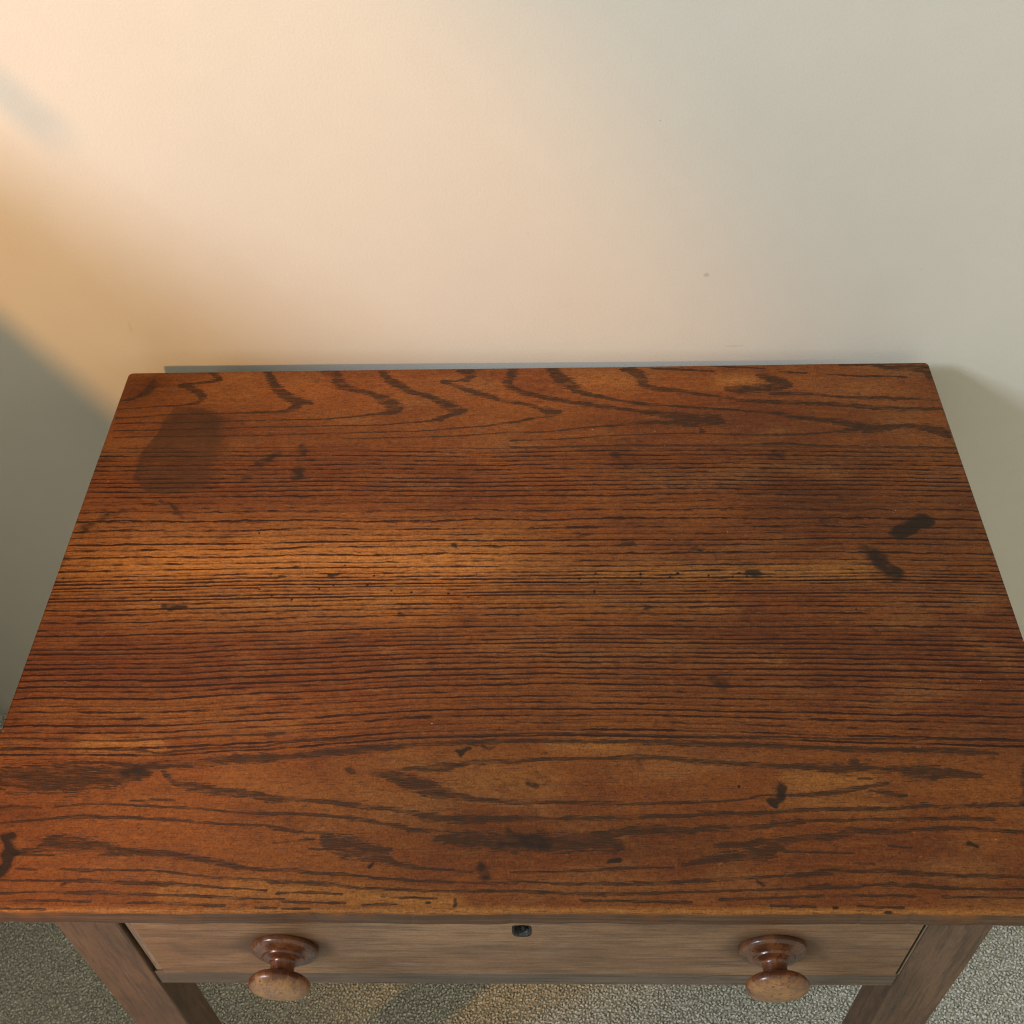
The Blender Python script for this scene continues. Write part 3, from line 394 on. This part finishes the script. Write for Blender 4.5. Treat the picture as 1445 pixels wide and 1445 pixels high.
    K = np.array(RINGS)[::-1]; ring = np.interp(yy, K, np.arange(len(K), dtype=float)); ring += np.where(yy > K[-1], (yy - K[-1]) / 6, 0) + np.where(yy < K[0], (yy - K[0]) / 6, 0)
    gap = np.interp(yy, (K[1:] + K[:-1]) / 2, np.diff(K)) / 6.0
    rm = np.clip((ft - y) / 3 + .3, 0, 1) * np.clip((y - fb) / 3 + .3, 0, 1)
    # the front arris is rubbed pale, the back corners are grimy
    wr = np.maximum(wr, np.clip(1 - np.abs(y - 1.5) / 4.5, 0, 1) * .75)
    return dict(figure=fig, ring=ring, ring_mask=rm, stain=st, big_stain=big, dark_mark=dk, worn=wr, ring_gap=np.clip(gap, .5, 2.2), tone=np.clip(tone, -.55, .6))

def board(name, lab, ya, yb, front, back):
    du, dv = 1.6, 0.8
    nu = int(2 * W2 / du) + 1; nv = int((DEP) / dv)
    jx = np.array([p[0] for p in RJOINT]); jy = np.array([p[1] for p in RJOINT])
    u = np.linspace(-W2, W2, nu); r = 4.5
    u = np.unique(np.concatenate([u, -W2 + np.array([.3, .8, 2.4, 3.2, 4.0]), W2 - np.array([.3, .8, 2.4, 3.2, 4.0])])); nu = len(u)
    joint = np.interp(u, jx, jy)
    lo = np.zeros(nu) if front else joint + .22
    hi = np.full(nu, DEP) if back else joint - .22
    mv = int((hi - lo).mean() / dv)
    t = np.linspace(0, 1, mv); extra = np.array([.3, .8, 1.5, 2.4, 3.2, 4.0]) / (hi - lo).mean()
    t = np.unique(np.concatenate([t, extra, 1 - extra])); mv = len(t)
    Xg = np.repeat(u[None], mv, 0); Yg = lo[None] + t[:, None] * (hi - lo)[None]
    XY = np.stack([Xg.ravel(), Yg.ravel()], 1)
    at = paint(XY)
    x, y = XY[:, 0].copy(), XY[:, 1].copy()
    # outer edge distances (ends, front, back) and the small break at the joint
    dx = W2 - np.abs(x); dF = y if front else np.full_like(y, 1e3); dB = (DEP - y) if back else np.full_like(y, 1e3)
    rc = 5.5 if back else 3.0
    dy = np.minimum(dF, dB)
    # plan rounding of the free corners
    cx = np.clip(rc - dx, 0, None); cy = np.clip(rc - dy, 0, None); rr = np.hypot(cx, cy); both = (cx > 0) & (cy > 0)
    mx = np.maximum(cx, cy); sc = np.where(both & (rr > 0), mx / np.maximum(rr, 1e-6), 1.0)
    sx = np.sign(x); x = np.where(both, sx * (W2 - rc + cx * sc), x)
    y = np.where(both & (dB < dF), DEP - rc + cy * sc, np.where(both, rc - cy * sc, y))
    d = np.where(both, rc - mx, np.minimum(dx, dy))
    rF = np.where(dF < dx, 2.8, 2.6)
    nick = 0.5 * np.sin(XY[:, 0] * .041 + 1) * np.sin(XY[:, 0] * .013) + 0.35 * np.sin(XY[:, 0] * .19 + 2 * np.sin(XY[:, 0] * .05))
    rF = rF + nick * (dF < 12)
    k = np.clip(rF - d, 0, rF); z = -(rF - np.sqrt(np.clip(rF ** 2 - k ** 2, 0, None)))
    z += .25 * np.sin(x * .011 + .6) * np.sin(y * .017) + .12 * np.sin(x * .043) * np.sin(y * .061 + 1)
    dj = (y - np.interp(x, jx, jy)); dj = np.abs(dj); z -= np.where(dj < 1.0, (1.0 - dj) * .55, 0)
    # small chips in the worn front arris
    for cxp, rad, dep in ((-152, 5, 1.3), (-5, 6, 1.0), (255, 3.5, 1.6), (292, 4, 1.8), (40, 9, .7), (-300, 8, .7), (120, 7, .9), (345, 6, .8), (-80, 4, .9), (200, 12, .6), (-390, 5, .9), (-235, 6, .7)):
        q = np.hypot(XY[:, 0] - cxp, XY[:, 1] * 1.7); m = np.clip(1 - q / rad, 0, 1); z -= m * dep * .5 * front; y += m * dep * .45 * front
    y += np.where(dF < 3, (.45 * np.sin(XY[:, 0] * .031) + .25 * np.sin(XY[:, 0] * .11 + 1)) * (1 - dF / 3), 0) if front else 0
    at['edge_face'] = np.clip((-z - 1.7) / 1.1, 0, 1)
    verts = np.stack([x, y, z], 1) / 1000
    N = mv * nu; idx = np.arange(N).reshape(mv, nu)
    quads = np.stack([idx[:-1, :-1], idx[:-1, 1:], idx[1:, 1:], idx[1:, :-1]], -1).reshape(-1, 4)
    per = np.concatenate([idx[0, :], idx[1:, -1], idx[-1, -2::-1], idx[-2:0:-1, 0]]); m = len(per)
    b0 = verts[per].copy(); b0[:, 2] = -(TH - 1.2) / 1000
    ctr = np.array([0, verts[:, 1].mean()]); b1 = b0.copy(); b1[:, 2] = -TH / 1000; b1[:, 0] *= .9985; b1[:, 1] = ctr[1] + (b1[:, 1] - ctr[1]) * .997
    allv = np.concatenate([verts, b0, b1]); i0 = N + np.arange(m); i1 = N + m + np.arange(m); nx = np.roll(np.arange(m), -1)
    s1 = np.stack([per, i0, i0[nx], per[nx]], 1); s2 = np.stack([i0, i1, i1[nx], i0[nx]], 1)
    me = bpy.data.meshes.new(name)
    F4 = np.concatenate([quads, s1, s2]); nl = F4.size + m
    me.vertices.add(len(allv)); me.vertices.foreach_set('co', allv.astype('f').ravel())
    me.loops.add(nl); me.loops.foreach_set('vertex_index', np.concatenate([F4.ravel(), i1[::-1]]).astype('i'))
    me.polygons.add(len(F4) + 1); me.polygons.foreach_set('loop_start', np.concatenate([np.arange(0, F4.size, 4), [F4.size]]).astype('i'))
    sm = np.zeros(len(F4) + 1, bool); sm[:len(quads)] = True; me.polygons.foreach_set('use_smooth', sm)
    me.update(calc_edges=True); me.validate()
    for kname, v in at.items():
        full = np.concatenate([v, v[per] if kname != 'edge_face' else np.ones(m), v[per] if kname != 'edge_face' else np.ones(m)])
        if kname == 'worn': full[N:] *= 0.0
        a = me.attributes.new(kname, 'FLOAT', 'POINT'); a.data.foreach_set('value', full.astype('f'))
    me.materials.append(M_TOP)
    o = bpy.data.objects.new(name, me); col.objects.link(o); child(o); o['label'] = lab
    return o
board('top_board', 'rear oak board with looping cathedral grain along the wall', 0, 0, False, True)
board('top_board', 'front oak board with long oval grain and a pale rubbed front edge', 0, 0, True, False)

# legs: square, gently worn
LX = ((-0.3643, -0.3145), (0.3145, 0.3633))
for i, (xa, xb) in enumerate(LX):
    for (ya, yb) in ((0.008, 0.046), (0.545, 0.587)):
        o = box('leg', xa, xb, ya, yb, -TOPZ + 0.002, -0.0213, M_LEG, bev=0.002, cuts=14, jitter=0.00025); child(o)
# carcass
child(box('front_rail', -0.3142, 0.3142, 0.0098, 0.034, -0.1730, -0.1462, M_RAIL, bev=0.0012, cuts=20, jitter=0.00012))
child(box('side_rail', -0.352, -0.332, 0.0465, 0.5445, -0.173, -0.0214, M_SIDE, bev=0.001))
child(box('side_rail', 0.332, 0.352, 0.0465, 0.5445, -0.173, -0.0214, M_SIDE, bev=0.001))
child(box('back_rail', -0.3142, 0.3142, 0.560, 0.578, -0.173, -0.0214, M_RAIL, bev=0.001))
child(box('top_rail', -0.3142, 0.3142, 0.0300, 0.054, -0.0330, -0.0216, M_RAIL, bev=0.001))
o = child(box('drawer_guide', -0.3118, -0.3058, 0.0112, 0.0300, -0.1455, -0.0245, M_STILE, bev=0.0006)); o['label'] = 'bare grey strip beside the left end of the drawer'
child(box('drawer_guide', 0.3126, 0.3142, 0.0092, 0.0300, -0.1455, -0.0345, M_STILE, bev=0.0004))

# drawer: front with a cut lock hole, sides, bottom
drawer = empty('drawer'); child(drawer)
drawer_lab = 'shallow drawer with two turned wooden knobs and an iron lock hole'; drawer['label'] = drawer_lab
def drawer_front():
    x0, x1, z0, z1 = -0.3052, 0.3112, -0.1447, -0.0236; hx, hz, rx, rz = 0.0018, -0.0525, 0.0076, 0.0115
    bm = bmesh.new(); n = 28
    def ringv(y, s):
        out = []
        for k in range(n):
            a = 2 * math.pi * k / n; c, q = math.cos(a), math.sin(a)
            px = math.copysign(abs(c) ** .5, c) * rx * s; pz = math.copysign(abs(q) ** .55, q) * rz * s
            if pz > 0.6 * rz: px *= 1.04
            out.append(bm.verts.new((hx + px + random.uniform(-.0002, .0002), y, hz + pz + random.uniform(-.0002, .0002))))
        return out
    hole = ringv(0.0080, 1.0)
    outer = []
    m = 60
    for k in range(m): outer.append((x0 + (x1 - x0) * k / m, z0))
    for k in range(8): outer.append((x1, z0 + (z1 - z0) * k / 8))
    for k in range(m): outer.append((x1 - (x1 - x0) * k / m, z1))
    for k in range(8): outer.append((x0, z1 - (z1 - z0) * k / 8))
    def rnd(sc, y): return [bm.verts.new((min(max(px, x0 + sc), x1 - sc), y, min(max(pz, z0 + sc), z1 - sc))) for px, pz in outer]
    A = rnd(0.0016, 0.0078); B = rnd(0.0003, 0.0094); C2 = rnd(0.0, 0.0280)
    eh = [bm.edges.new((hole[k], hole[(k + 1) % n])) for k in range(n)]; eo = [bm.edges.new((A[k], A[(k + 1) % len(A)])) for k in range(len(A))]
    bmesh.ops.triangle_fill(bm, use_beauty=True, edges=eh + eo, normal=(0, -1, 0))
    for P, Q in ((A, B), (B, C2)):
        for k in range(len(P)): bm.faces.new((P[k], P[(k + 1) % len(P)], Q[(k + 1) % len(P)], Q[k]))
    bm.faces.new(C2)
    h2 = ringv(0.0140, 0.96)
    for k in range(n): bm.faces.new((hole[k], h2[k], h2[(k + 1) % n], hole[(k + 1) % n]))
    bmesh.ops.recalc_face_normals(bm, faces=bm.faces)
    f = bm_obj('drawer_front', bm, M_DRAWER, drawer)
    # iron lock liner set into the hole, open keyway
    bm = bmesh.new()
    def ring2(y, s, sz): return [bm.verts.new((hx + math.copysign(abs(math.cos(a)) ** .5, math.cos(a)) * rx * s, y, hz + sz * rz * math.copysign(abs(math.sin(a)) ** .55, math.sin(a)))) for a in (2 * math.pi * k / n for k in range(n))]
    R0 = ring2(0.0086, .985, .985); R1 = ring2(0.0074, .93, .93); R2 = ring2(0.0088, .74, .78); R3 = ring2(0.0200, .70, .74)
    for P, Q in ((R0, R1), (R1, R2), (R2, R3)):
        for k in range(n): bm.faces.new((P[k], P[(k + 1) % n], Q[(k + 1) % n], Q[k]))
    bm_obj('lock_liner', bm, M_IRON, drawer, True)
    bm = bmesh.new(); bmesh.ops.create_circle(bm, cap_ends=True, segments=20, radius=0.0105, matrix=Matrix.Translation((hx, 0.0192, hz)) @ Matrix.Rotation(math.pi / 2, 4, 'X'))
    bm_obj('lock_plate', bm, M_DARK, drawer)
    bm = bmesh.new(); bmesh.ops.create_cone(bm, cap_ends=True, segments=14, radius1=.0019, radius2=.0016, depth=.009, matrix=Matrix.Translation((hx + .0006, 0.0150, hz - .003)) @ Matrix.Rotation(math.pi / 2, 4, 'X'))
    bm_obj('lock_pin', bm, M_IRON, drawer, True)
drawer_front()
box('drawer_side', -0.301, -0.291, 0.0284, 0.53, -0.143, -0.040, M_SIDE, drawer, 0.0008)
box('drawer_side', 0.297, 0.307, 0.0284, 0.53, -0.143, -0.040, M_SIDE, drawer, 0.0008)
box('drawer_back', -0.2905, 0.2965, 0.518, 0.528, -0.143, -0.045, M_RAIL, drawer, 0.0008)
box('drawer_bottom', -0.2905, 0.2965, 0.0284, 0.5175, -0.140, -0.134, M_RAIL, drawer, 0.0)
def knob(x, z, mat, lab, tilt):
    prof = [(0.0, .0262), (.0016, .0270), (.0042, .0270), (.0062, .0256), (.0074, .0226), (.0080, .0196), (.0090, .0172), (.0098, .0170), (.0108, .0166), (.0116, .0140),
            (.0126, .0108), (.0145, .0098), (.0175, .0096), (.0205, .0100), (.0222, .0116), (.0232, .0152), (.0246, .0196), (.0268, .0230), (.0292, .0246), (.0314, .0247), (.0336, .0236), (.0356, .0210), (.0372, .0168), (.0382, .0115), (.0387, .0055), (.0388, 0.0)]
    # smooth the profile
    p = np.array(prof); t = np.arange(len(p)); tt = np.linspace(0, len(p) - 1, 90); P = np.stack([np.interp(tt, t, p[:, 0]), np.interp(tt, t, p[:, 1])], 1)
    P[1:-1] = (P[:-2] + 2 * P[1:-1] + P[2:]) / 4; ns = 72; V = []; Fc = []
    for s, r in P:
        for k in range(ns):
            a = 2 * math.pi * k / ns; V.append((r * math.cos(a) * 1.0, -s + (0.0003 * math.sin(3 * a) if s > .02 else 0) * r / .025, r * math.sin(a)))
    for i in range(len(P) - 1):
        for k in range(ns): Fc.append((i * ns + k, i * ns + (k + 1) % ns, (i + 1) * ns + (k + 1) % ns, (i + 1) * ns + k))
    o = mesh_obj('knob', V, Fc, mat, drawer, True); o.location = (x, 0.0080, z); o.rotation_euler = tilt; o['label'] = lab
    return o
knob(-0.1900, -0.0865, M_KNOB, 'left turned knob with dark speckles and a pale rubbed face', (0, 0.3, math.radians(-1.0)))
knob(0.2005, -0.0845, M_KNOB2, 'right turned knob with an orange brown rubbed face', (0, 1.9, 0))

# ------------------------------------------------------------------ unseen blocker added left of the table, shaped to shade wall and floor
light_blocker = empty('light_blocker', (-1.1, 0.2, 0)); BO = Vector((1.1, -0.2, 0))
tag(light_blocker, 'added unseen bureau standing left of the side table against the wall', 'light_blocker')
def bz(y): return TOPZ + 0.3943 + y * 0.234
def bx(y): return -0.8518 - y * 0.0445
ya, yb = -0.26, 0.60; xl = -1.50
V = [(xl, ya, .06), (bx(ya), ya, .06), (bx(yb), yb, .06), (xl, yb, .06), (xl, ya, bz(ya) - .02), (bx(ya), ya, bz(ya) - .02), (bx(yb), yb, bz(yb) - .02), (xl, yb, bz(yb) - .02)]
Q = [(0, 3, 2, 1), (0, 1, 5, 4), (1, 2, 6, 5), (2, 3, 7, 6), (3, 0, 4, 7), (4, 5, 6, 7)]
o = mesh_obj('blocker_body', V, Q, M_SIDE, light_blocker); o.location = BO
V = [(xl - .01, ya - .01, bz(ya - .01) - .02), (bx(ya), ya - .01, bz(ya - .01) - .02), (bx(yb), yb + .005, bz(yb) - .02), (xl - .01, yb + .005, bz(yb) - .02)]
V = V + [(a, b, c + .02) for a, b, c in V]
o = mesh_obj('blocker_top', V, Q, M_RAIL, light_blocker); o.location = BO
for fx in (xl + .03, -.86):
    for fy in (ya + .03, yb - .05): o = box('blocker_foot', fx - .025, fx + .025, fy - .02, fy + .03, 0.0, .06, M_LEG, light_blocker, .002); o.location = BO

# reading lamp whose bulb is the warm light; an added rod and disc shape its light
lamp = empty('floor_lamp', (-1.62, -0.62, 0)); LO = -Vector((-1.62, -0.62, 0))
tag(lamp, 'black metal floor lamp with an angled arm standing in front of the bureau', 'lamp')
M_MET = NT('black_lamp_metal').out((0.02, 0.02, 0.02), 0.4)
def tube(name, a, b, r, parent):
    a, b = Vector(a), Vector(b); d = b - a; bm = bmesh.new()
    bmesh.ops.create_cone(bm, cap_ends=True, segments=18, radius1=r, radius2=r, depth=d.length, matrix=Matrix.Translation((a + b) / 2) @ d.to_track_quat('Z', 'Y').to_matrix().to_4x4())
    o = bm_obj(name, bm, M_MET, parent); o.location = LO; return o
tube('base', (-1.62, -0.62, 0), (-1.62, -0.62, 0.025), .14, lamp)
tube('pole', (-1.62, -0.62, 0.02), (-1.62, -0.62, TOPZ + 0.95), .011, lamp)
hd = LAMP - AIM * 0.05
tube('arm', (-1.62, -0.62, TOPZ + 0.93), hd, .008, lamp)
bm = bmesh.new(); n = 32; rg = []
for d_, r_ in ((-.055, .012), (-.050, .030), (.045, .125), (.045, .128), (-.053, .033), (-.058, .012)):
    rg.append([bm.verts.new((r_ * math.cos(2 * math.pi * k / n), r_ * math.sin(2 * math.pi * k / n), -d_)) for k in range(n)])
for P_, Q_ in zip(rg, rg[1:] + rg[:1]):
    for k in range(n): bm.faces.new((P_[k], P_[(k + 1) % n], Q_[(k + 1) % n], Q_[k]))
bmesh.ops.transform(bm, matrix=Matrix.Translation(LAMP) @ AIM.to_track_quat('-Z', 'Y').to_matrix().to_4x4(), verts=bm.verts)
o = bm_obj('shade', bm, M_MET, lamp, True); o.location = LO
pa, pb = Vector((-0.4844, 0.6663, TOPZ + 0.3199)), Vector((-0.4389, 0.665, TOPZ + 0.2614))
ra = LAMP + (pa + (pa - pb) * 2.0 - LAMP) * 0.55; rb = LAMP + (pb - LAMP) * 0.55
tube('streak_rod', ra, rb, .0048, lamp)  # added unseen rod, set to throw the thin streak on the wall
bm = bmesh.new(); bmesh.ops.create_cone(bm, cap_ends=True, segments=48, radius1=.205, radius2=.22, depth=.012, matrix=Matrix.Translation(LAMP - Vector((0, 0, .262))))
o = bm_obj('beam_cutter', bm, M_MET, lamp); o.location = LO  # disc added under the bulb to keep its beam off the left floor
tube('beam_cutter_arm', (-1.62, -0.62, LAMP.z - .268), (LAMP.x - .1, LAMP.y, LAMP.z - .268), .007, lamp)
tube('rod_bracket', ra, LAMP + Vector((-.18, .2, .18)), .005, lamp)

# ------------------------------------------------------------------ render
scn.render.engine = 'CYCLES'
scn.cycles.pixel_filter_type = 'BLACKMAN_HARRIS'; scn.cycles.filter_width = 1.1
